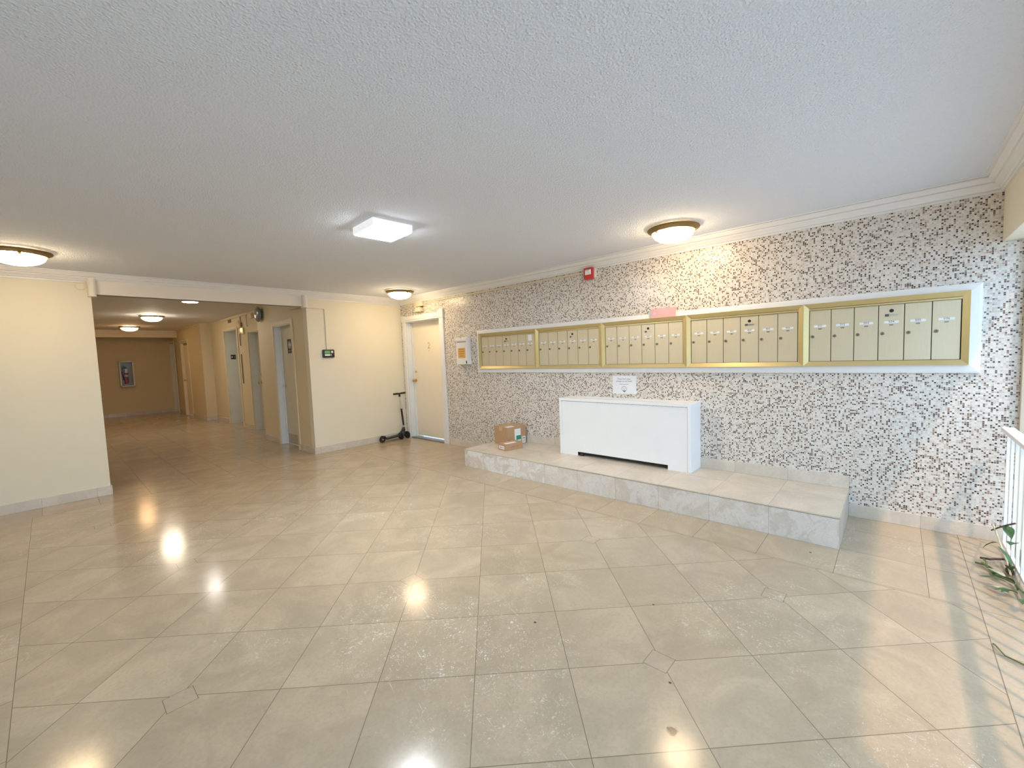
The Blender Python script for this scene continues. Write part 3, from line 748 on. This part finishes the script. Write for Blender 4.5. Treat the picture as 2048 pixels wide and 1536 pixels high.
q.prism([(-4.236, 0.945), (-4.192, 0.945), (-4.208, 0.925), (-4.220, 0.925)], 'x', -0.0036, -0.0032)
q.build('printed_picture', 'greymetal', root)

# ------------------------------------------------------------------ small wall fittings
root = thing('drop_box', (-0.04, -1.654, 1.262), 'white metal drop box with orange sticker on the mosaic wall beside the door', 'drop box')
MB().box(-0.082, -1.774, 1.262, -0.001, -1.534, 1.60).build('body', 'white', root, bevel=0.003)
MB().prism([(-0.001, 1.665), (-0.082, 1.655), (-0.090, 1.612), (-0.082, 1.600), (-0.001, 1.600)], 'y', -1.774, -1.534).build('lid', 'white', root, bevel=0.002)
MB().box(-0.0835, -1.755, 1.588, -0.082, -1.555, 1.596).build('slot', 'dark', root)
MB().lathe([(0.009, 0), (0.006, 0.004)], (-0.086, -1.654, 1.640), (-1, 0, 0), 16).build('lid_screw', 'chrome', root)
s_ = MB().box(-0.0840, -1.735, 1.355, -0.082, -1.575, 1.505).build('sticker', 'orange', root)
q = MB()
for i, wd in enumerate((0.055, 0.065, 0.055, 0.04)): q.box(-0.0846, -1.655 - wd, 1.478 - i * 0.032, -0.0841, -1.655 + wd, 1.488 - i * 0.032)
q.build('sticker_print', 'ochre', s_)
MB().box(-0.0850, -1.765, 1.275, -0.082, -1.745, 1.315).build('lock', 'black', root)

root = thing('fire_strobe', (-0.03, -3.83, 2.19), 'red and clear fire alarm strobe high on the mosaic wall', 'fire alarm')
MB().box(-0.024, -3.905, 2.20, -0.001, -3.79, 2.30).build('back_box', 'white', root, bevel=0.003)
MB().box(-0.055, -3.882, 2.188, -0.024, -3.765, 2.318).build('housing', 'red', root, bevel=0.006)
q = MB().add([(-0.055, -3.862, 2.240), (-0.055, -3.862, 2.298), (-0.055, -3.785, 2.298), (-0.055, -3.785, 2.240), (-0.080, -3.845, 2.282), (-0.080, -3.80, 2.282)],
             [(0, 1, 4), (1, 2, 5, 4), (2, 3, 5), (3, 0, 4, 5), (0, 3, 2, 1)])
q.build('strobe_lens', 'lens', root)
tag(MB().box(-0.014, -3.79, 2.268, -0.001, -0.11, 2.288).build('cable_raceway', 'beige', bevel=0.002), 'thin beige raceway under the crown moulding, running to the red strobe', 'raceway')

root = thing('door_sensor_box', (-0.04, -0.59, 2.12), 'beige two piece box on the mosaic wall above the cream door', 'sensor')
MB().box(-0.045, -0.69, 2.225, -0.001, -0.49, 2.300).build('upper_box', 'beige', root, bevel=0.004)
MB().prism([(-0.66, 2.14), (-0.50, 2.14), (-0.525, 2.212), (-0.635, 2.212)], 'x', -0.065, -0.001).build('lower_housing', 'beige', root, bevel=0.004)
MB().box(-0.035, -0.66, 2.212, -0.001, -0.52, 2.225).build('bracket', 'dark', root)

# alarm keypad on the back wall
root = thing('keypad_panel', (-1.318, -0.015, 1.437), 'black rounded keypad with green display on the cream wall', 'keypad')
MB().box(-1.408, -0.030, 1.437, -1.228, -0.001, 1.560).build('case', 'black', root, bevel=0.012)
s_ = MB().box(-1.382, -0.0312, 1.495, -1.298, -0.030, 1.540).build('display', 'lcd', root)
MB().box(-1.382, -0.0316, 1.503, -1.298, -0.0312, 1.508).build('display_bar', 'green', s_)
MB().box(-1.380, -0.0315, 1.464, -1.297, -0.030, 1.489).build('button_strip', 'white', root, bevel=0.0005)
MB().lathe([(0.018, 0), (0.015, 0.003)], (-1.268, -0.030, 1.522), (0, -1, 0), 24).build('round_button', 'white', root)
MB().box(-1.287, -0.0315, 1.464, -1.275, -0.030, 1.492).build('small_button', 'chrome', root)
q = MB().cyl((-1.333, -0.010, 1.56), (-1.333, -0.010, 2.170), 0.0075).cyl((-1.333, -0.010, 2.170), (-1.60, -0.010, 2.172), 0.0075).sphere((-1.333, -0.010, 2.170), 0.0080, 0, 10, 6)
q.box(-1.365, -0.006, 1.875, -1.300, -0.001, 1.889).box(-1.51, -0.006, 2.155, -1.498, -0.001, 2.188).box(-1.44, -0.006, 2.155, -1.428, -0.001, 2.188)
tag(q.build('conduit', 'cream'), 'thin painted conduit bending down to the black keypad', 'conduit')
tag(MB().lathe([(0.036, 0), (0.036, 0.010), (0.030, 0.013)], (-3.905, -0.0005, 2.262), (0, -1, 0), 28).build('round_cover_plate', 'cream', smooth=True), 'small round cream cover on the left wall beside the beam end', 'cover plate')

# alarm bells
root = thing('alarm_bell', (-1.6, 1.91, 2.25), 'grey round fire alarm gong on the hallway wall before the restroom door', 'alarm bell')
MB().box(-1.640, 1.87, 2.20, -1.6005, 1.95, 2.30).build('back_box', 'greymetal', root)
MB().lathe([(0.128, 0), (0.132, 0.008), (0.124, 0.026), (0.100, 0.044), (0.060, 0.054), (0.022, 0.057), (0.020, 0.062), (0.001, 0.063)], (-1.638, 1.91, 2.25), (-1, 0, 0), 40).build('gong', 'greymetal', root, smooth=True)
MB().sphere((-1.702, 1.91, 2.25), 0.012, 0, 12, 8).build('centre_nut', 'brass', root, smooth=True)
root = thing('alarm_bell', (XB, 3.95, 2.235), 'cream painted round alarm bell between elevator and hallway door', 'alarm bell')
MB().lathe([(0.075, 0), (0.085, 0.012), (0.080, 0.035), (0.05, 0.048), (0.001, 0.052)], (XB - 0.03, 3.95, 2.235), (-1, 0, 0), 32).build('gong', 'beige', root, smooth=True)
MB().cyl((XB, 3.95, 2.235), (XB - 0.03, 3.95, 2.235), 0.04).build('mount', 'greymetal', root)
tag(MB().cyl((XB - 0.01, 3.95, 2.31), (XB - 0.01, 3.95, HZ - 0.046), 0.008).build('conduit', 'greymetal'), 'short dark conduit above the cream bell in the hallway', 'conduit')
tag(MB().cyl((XB - 0.01, 3.55, 2.17), (XB - 0.01, 3.55, HZ - 0.046), 0.007).cyl((XB - 0.01, 3.55, 2.17), (XB - 0.01, 3.48, 2.17), 0.007).build('conduit', 'beige'), 'cream conduit above the brass knob door in the hallway', 'conduit')
root = thing('indicator_strobe', (XB, 3.82, 2.03), 'small glowing amber strobe below the cream bell in the hallway', 'strobe')
MB().box(XB - 0.03, 3.76, 2.02, XB - 0.0005, 3.90, 2.16).build('housing', 'beige', root, bevel=0.004)
MB().box(XB - 0.05, 3.79, 2.07, XB - 0.03, 3.87, 2.15).build('lens', 'strobeglow', root, bevel=0.004)
tag(MB().box(XB - 0.05, 3.10, 2.30, XB - 0.0005, 3.32, 2.40).build('junction_box', 'beige', bevel=0.004), 'beige box high on the hallway wall beside the grey gong', 'junction box')

# fire extinguisher cabinet
root = thing('extinguisher_cabinet', (-2.65, 10.34, 0.87), 'grey white-framed cabinet on the hallway end wall', 'cabinet')
x0, x1, z0, z1 = -2.81, -2.495, 0.87, 1.615
yf, ybk = 10.22, 10.349
MB().box(x0, yf + 0.01, z0, x0 + 0.012, ybk, z1).box(x1 - 0.012, yf + 0.01, z0, x1, ybk, z1).box(x0, yf + 0.01, z0, x1, ybk, z0 + 0.012).box(x0, yf + 0.01, z1 - 0.012, x1, ybk, z1).box(x0, ybk - 0.01, z0, x1, ybk, z1).build('box', 'cabgrey', root)
dd = MB().box(x0, yf, z0, x0 + 0.028, yf + 0.01, z1).box(x1 - 0.028, yf, z0, x1, yf + 0.01, z1).box(x0, yf, z0, x1, yf + 0.01, z0 + 0.028).box(x0, yf, z1 - 0.028, x1, yf + 0.01, z1).build('door', 'white', root, bevel=0.001)
MB().box(x0 + 0.028, yf + 0.003, z0 + 0.028, x1 - 0.028, yf + 0.006, z1 - 0.028).build('door_glass', 'cabglass', dd)
root = thing('fire_extinguisher', (-2.665, 10.285, 0.885), 'dark red fire extinguisher inside the hallway cabinet', 'fire extinguisher')
ex, ey = -2.668, 10.285
MB().lathe([(0.040, 0), (0.050, 0.012), (0.050, 0.36), (0.042, 0.40), (0.020, 0.43), (0.016, 0.45)], (ex, ey, 0.95), seg=28).build('tank', 'ext', root, smooth=True)
MB().box(ex - 0.018, ey - 0.03, 1.40, ex + 0.02, ey + 0.012, 1.44).tube([(ex, ey, 1.44), (ex - 0.03, ey, 1.47), (ex - 0.09, ey, 1.475)], 0.008).tube([(ex, ey, 1.43), (ex - 0.04, ey, 1.44), (ex - 0.09, ey, 1.43)], 0.007).build('handle', 'black', root)
MB().tube([(ex - 0.02, ey - 0.02, 1.42), (ex - 0.075, ey - 0.02, 1.40), (ex - 0.085, ey - 0.02, 1.28), (ex - 0.066, ey - 0.02, 1.15), (ex - 0.062, ey - 0.02, 1.06)], 0.012).build('hose', 'rubber', root, smooth=True)
MB().box(ex - 0.03, ey - 0.053, 1.27, ex + 0.035, ey - 0.050, 1.39).box(ex - 0.035, ey - 0.053, 1.16, ex + 0.035, ey - 0.050, 1.21).build('label_stickers', 'paper', root)
MB().box(ex - 0.06, ey - 0.045, 0.882, ex + 0.06, ey + 0.045, 0.951).build('stand', 'cabgrey', root)

# ------------------------------------------------------------------ kick scooter
root = thing('kick_scooter', (-0.35, -0.10, 0), 'black folding kick scooter parked in the corner beside the cream door', 'scooter')
Y = -0.115
def wheel(c, ax, r, name='wheel'):
    wq = MB().lathe([(r * 0.55, -0.011), (r * 0.92, -0.012), (r, -0.006), (r, 0.006), (r * 0.92, 0.012), (r * 0.55, 0.011)], c, ax, 32).build(name, 'rubber', root, smooth=True)
    MB().lathe([(r * 0.22, -0.016), (r * 0.22, 0.016)], c, ax, 16).lathe([(r * 0.55, -0.008), (r * 0.5, 0.008)], c, ax, 24, 1).build('hub', ['chrome', 'black'], wq, smooth=True)
wheel((-0.555, Y, 0.055), (0, 1, 0), 0.055)
wheel((-0.205, Y - 0.01, 0.062), (1, 0.25, 0), 0.062)
wheel((-0.085, Y - 0.02, 0.062), (1, 0.25, 0), 0.062)
MB().prism([(-0.535, 0.062), (-0.50, 0.045), (-0.24, 0.060), (-0.20, 0.085), (-0.20, 0.105), (-0.25, 0.086), (-0.50, 0.070), (-0.535, 0.088)], 'y', Y - 0.048, Y + 0.048).build('deck', 'black', root, bevel=0.004)
MB().prism([(-0.585, 0.10), (-0.56, 0.118), (-0.51, 0.105), (-0.49, 0.075), (-0.497, 0.07), (-0.52, 0.098), (-0.56, 0.110), (-0.578, 0.096)], 'y', Y - 0.02, Y + 0.02).build('rear_brake', 'black', root)
hb = Vector((-0.128, Y, 0.14)); ht = Vector((-0.188, Y, 0.765)); dv = ht - hb
MB().tube([(-0.235, Y, 0.085), (-0.185, Y, 0.125), (-0.150, Y, 0.175), hb + dv * 0.09], 0.020, seg=12).build('folding_joint', 'black', root, smooth=True)
MB().box(-0.185, Y - 0.022, 0.050, -0.105, Y + 0.006, 0.085).cyl((-0.205, Y - 0.012, 0.062), (-0.085, Y - 0.020, 0.062), 0.008).cyl((-0.145, Y - 0.01, 0.07), hb, 0.017).build('front_fork', 'black', root)
MB().cyl(hb + dv * 0.10, hb + dv * 0.16, 0.019).cyl(hb + dv * 0.62, hb + dv * 0.65, 0.021).build('steering_clamp', 'chrome', root, smooth=True)
MB().cyl(hb + dv * 0.0, hb + dv * 0.64, 0.0165).build('lower_steering_tube', 'black', root, smooth=True)
MB().cyl(hb + dv * 0.64, ht, 0.012).build('upper_steering_tube', 'chrome', root, smooth=True)
MB().cyl(hb + dv * 0.95, hb + dv * 1.04, 0.017).cyl((-0.075, Y, 0.792), (-0.300, Y, 0.786), 0.011).build('handlebar', 'black', root, smooth=True)
MB().cyl((-0.072, Y, 0.792), (-0.160, Y, 0.790), 0.016).build('grip', 'rubber', root, smooth=True)
MB().cyl((-0.215, Y, 0.788), (-0.302, Y, 0.786), 0.016).build('grip', 'rubber', root, smooth=True)

# ------------------------------------------------------------------ parcels
def frame2(p0, p1):
    p0, p1 = Vector((*p0, 0)), Vector((*p1, 0)); d = (p1 - p0).normalized()
    return p0, d, Vector((-d.y, d.x, 0)), (p1 - p0).length
# big box: visible bottom corners A(left) B(front) C(right)
B_ = Vector((-0.345, -2.765, SH)); C_ = Vector((-0.030, -2.822, SH)); A_ = Vector((-0.405, -2.470, SH))
ux = (C_ - B_).normalized(); uy_ = Vector((-ux.y, ux.x, 0))
Tm = Matrix(((ux.x, uy_.x, 0, B_.x), (ux.y, uy_.y, 0, B_.y), (0, 0, 1, SH), (0, 0, 0, 1)))
L, W_, H_ = 0.30, 0.285, 0.235
root = thing('cardboard_box', (B_.x + .15, B_.y + .15, SH), 'large brown cardboard box with green and white label on the ledge', 'box')
MB(Tm).box(0, 0, 0.0005, L, W_, H_).build('carton', 'card', root, bevel=0.002)
MB(Tm).box(0.0, W_ / 2 - 0.003, H_, L, W_ / 2 + 0.003, H_ + 0.001).box(-0.001, W_ / 2 - 0.003, H_ - 0.05, 0.0, W_ / 2 + 0.003, H_).build('flap_seam', 'dark', root)
MB(Tm).box(0.0, W_ / 2 - 0.03, H_ + 0.001, L, W_ / 2 + 0.03, H_ + 0.0018).box(-0.0015, W_ / 2 - 0.03, H_ - 0.05, -0.0005, W_ / 2 + 0.03, H_ + 0.001).build('packing_tape', 'tape', root)
MB(Tm).box(0.02, 0.01, H_ + 0.0005, 0.13, 0.085, H_ + 0.0015).build('top_label', 'paper', root)
q = MB(Tm).box(0.115, -0.0015, 0.045, 0.215, -0.0003, 0.205, 0).box(0.14, -0.0022, 0.062, 0.217, -0.0015, 0.118, 1)
q.build('shipping_label', ['paper', 'green'], root)
q = MB(Tm).box(0.232, -0.0015, 0.01, 0.292, -0.0003, 0.095, 0)
for i in range(10): q.box(0.240 + i * 0.0045, -0.0020, 0.062, 0.242 + i * 0.0045 + (i % 3) * 0.0005, -0.0015, 0.083, 1)
for i in range(3): q.box(0.240, -0.0020, 0.045 - i * 0.010, 0.284, -0.0015, 0.048 - i * 0.010, 1)
q.build('barcode_label', ['paper', 'ink'], root)
B_ = Vector((-0.566, -2.937, SH)); C_ = Vector((-0.300, -2.985, SH))
ux = (C_ - B_).normalized(); uy_ = Vector((-ux.y, ux.x, 0))
Tm = Matrix(((ux.x, uy_.x, 0, B_.x), (ux.y, uy_.y, 0, B_.y), (0, 0, 1, SH), (0, 0, 0, 1)))
L, W_, H_ = 0.262, 0.155, 0.083
root = thing('cardboard_box', (B_.x + .13, B_.y + .07, SH), 'small flat cardboard parcel in front of the large box on the ledge', 'box')
MB(Tm).box(0, 0, 0.0005, L, W_, H_).build('carton', 'card', root, bevel=0.0015)
MB(Tm).box(0.02, 0.012, H_ + 0.0002, 0.18, 0.075, H_ + 0.0012).build('top_label', 'paper', root)
# faded print on the long side
q = MB(Tm)
for i, (dx, z0_, z1_, dw_) in enumerate(((0, .028, .052, .003), (.012, .028, .040, .010), (.030, .034, .052, .003), (.040, .030, .046, .012), (.060, .030, .054, .004), (.072, .036, .044, .012), (.090, .030, .054, .004), (.102, .032, .052, .010), (.120, .034, .056, .004), (.130, .044, .050, .010))):
    q.box(0.07 + dx, -0.0009, z0_, 0.07 + dx + dw_, -0.0003, z1_)
q.build('faded_print', 'faint', root)
q = MB(Tm).box(-0.0012, 0.03, 0.018, -0.0002, 0.135, 0.055, 0).box(-0.0018, 0.09, 0.026, -0.0012, 0.105, 0.046, 1).box(-0.0018, 0.045, 0.033, -0.0012, 0.08, 0.038, 1)
q.build('end_label', ['paper', 'ink'], root)

# ------------------------------------------------------------------ railing along the windows
RY = -6.933
root = thing('railing', (-3.6, RY, 0), 'white metal railing with thin balusters along the lobby windows', 'railing')
MB().box(-7.0, RY - 0.028, 0.772, -0.10, RY + 0.028, 0.795).box(-7.0, RY - 0.015, 0.755, -0.10, RY + 0.015, 0.772).build('top_rail', 'trimwhite', root, bevel=0.002)
MB().box(-7.0, RY - 0.008, 0.035, -0.125, RY + 0.008, 0.055).build('bottom_rail', 'trimwhite', root, bevel=0.001)
post = None; i = 0; xx = -0.144
while xx > -6.98:
    if post is None:
        post = MB().box(xx - 0.0068, RY - 0.0068, 0.0, xx + 0.0068, RY + 0.0068, 0.758).build('baluster', 'trimwhite', root)
    else:
        o = post.copy(); COL.objects.link(o); o.parent = root; o.location = (post.location.x - i * 0.131, post.location.y, post.location.z)
    i += 1; xx -= 0.131

# ------------------------------------------------------------------ plants by the railing
def leaf_mesh(q, base, direction, up, L, Wd, m=0, curl=0.3):
    d = Vector(direction).normalized(); u = Vector(up); s = d.cross(u).normalized(); u = s.cross(d).normalized()
    n = 7; vs = []; fs = []
    prof = [0.02, 0.55, 0.92, 1.0, 0.82, 0.45, 0.02]
    for j in range(n):
        t = j / (n - 1); c = Vector(base) + d * L * t - u * L * curl * t * t
        w2 = Wd * 0.5 * prof[j]
        vs += [c - s * w2 + u * w2 * 0.25, c, c + s * w2 + u * w2 * 0.25]
    for j in range(n - 1):
        a = j * 3
        fs += [(a, a + 1, a + 4, a + 3), (a + 1, a + 2, a + 5, a + 4)]
    k2 = len(vs)
    vs += [v - u * 0.0012 for v in vs]
    fs += [tuple(i + k2 for i in f[::-1]) for f in fs]
    return q.add(vs, fs, m)
root = thing('trailing_vine', (-0.6, -6.87, 0), 'green leafy vine plant trailing over the floor at the railing foot', 'plant')
def stem(pts, r, mat='stem'): return MB().tube(pts, r, seg=6).build('stem', mat, root, smooth=True)
H = 0.012
stem([(-0.50, -6.775, H), (-0.518, -6.812, H + .004), (-0.57, -6.825, H), (-0.631, -6.835, H), (-0.682, -6.874, H + .005), (-0.731, -6.905, H + .01), (-0.80, -6.905, 0.03), (-0.9, -6.905, 0.05)], 0.006)
stem([(-0.505, -6.80, H + .008), (-0.55, -6.832, H + .006), (-0.60, -6.845, H + .008), (-0.66, -6.868, H + .012), (-0.72, -6.900, H + .012), (-0.80, -6.90, 0.02)], 0.005)
stem([(-0.43, -6.800, H + .01), (-0.432, -6.84, H + .012), (-0.40, -6.87, H + .01), (-0.385, -6.899, H + .012), (-0.40, -6.905, H + .02), (-0.47, -6.905, H + .03), (-0.6, -6.91, 0.06)], 0.0065, 'twig')
stem([(-0.43, -6.812, H + .008), (-0.455, -6.825, H + .002), (-0.49, -6.822, H), (-0.50, -6.803, H)], 0.005)
stem([(-0.12, -6.88, 0.11), (-0.322, -6.88, 0.193), (-0.573, -6.88, 0.292), (-0.803, -6.88, 0.379)], 0.0045, 'twig')
stem([(-0.25, -6.87, 0.19), (-0.38, -6.885, 0.12), (-0.52, -6.90, 0.05), (-0.62, -6.90, 0.02)], 0.005, 'pale')
for bs, di, L_, W2, mt, cu_ in (
    ((-0.573, -6.88, 0.292), (-0.8, -0.1, -0.15), 0.12, 0.06, 'leaf', 0.4),
    ((-0.50, -6.86, 0.16), (0.3, 0.9, -0.3), 0.10, 0.05, 'leaf', 0.5),
    ((-0.70, -6.90, 0.24), (-0.8, 0.3, 0.3), 0.14, 0.06, 'leaf', 0.2),
    ((-0.70, -6.89, 0.10), (0.2, 0.2, 1.0), 0.15, 0.055, 'leaf', 0.3),
    ((-0.80, -6.89, 0.05), (-0.3, 0.6, 0.8), 0.14, 0.05, 'leaf', 0.5),
    ((-0.72, -6.87, 0.04), (0.7, 0.5, 0.25), 0.15, 0.045, 'pale', 0.3),
    ((-0.80, -6.86, 0.05), (0.2, 0.9, 0.1), 0.14, 0.05, 'leaf', 0.2),
    ((-0.85, -6.88, 0.03), (-0.6, 0.5, 0.2), 0.12, 0.05, 'leaf', 0.2),
    ((-0.66, -6.86, 0.02), (0.5, 0.3, 0.15), 0.08, 0.035, 'leaf', 0.3),
    ((-0.60, -6.84, 0.02), (-0.8, 0.2, 0.15), 0.07, 0.03, 'leaf', 0.3),
    ((-0.95, -6.88, 0.06), (-0.3, 0.7, 0.4), 0.13, 0.05, 'leaf', 0.4),
    ((-0.90, -6.86, 0.03), (0.7, 0.7, 0.2), 0.13, 0.04, 'pale', 0.3),
    ((-1.00, -6.90, 0.05), (-0.8, 0.3, 0.5), 0.12, 0.05, 'leaf', 0.4),
    ((-0.62, -6.90, 0.05), (-0.5, 0.2, 0.9), 0.12, 0.05, 'leaf', 0.5)):
    q = MB(); leaf_mesh(q, bs, di, (0.15, 0.1, 1), L_ * 0.72, W2 * 0.75, 0, cu_); q.build('leaf', mt, root, smooth=True)
MB().sphere((-0.55, -6.905, 0.02), 0.035, 0, 12, 8, (1.3, 0.5, 0.5)).build('root_clump', 'soil', root, smooth=True)
q = MB().tube([(-1.455, -6.74, 0.006), (-1.475, -6.742, 0.014), (-1.536, -6.764, 0.008), (-1.56, -6.813, 0.006), (-1.60, -6.86, 0.01)], 0.0035, seg=6)
tag(q.build('fallen_vine_twig', 'stem', smooth=True), 'thin loose green twig lying on the floor at the right edge', 'twig')
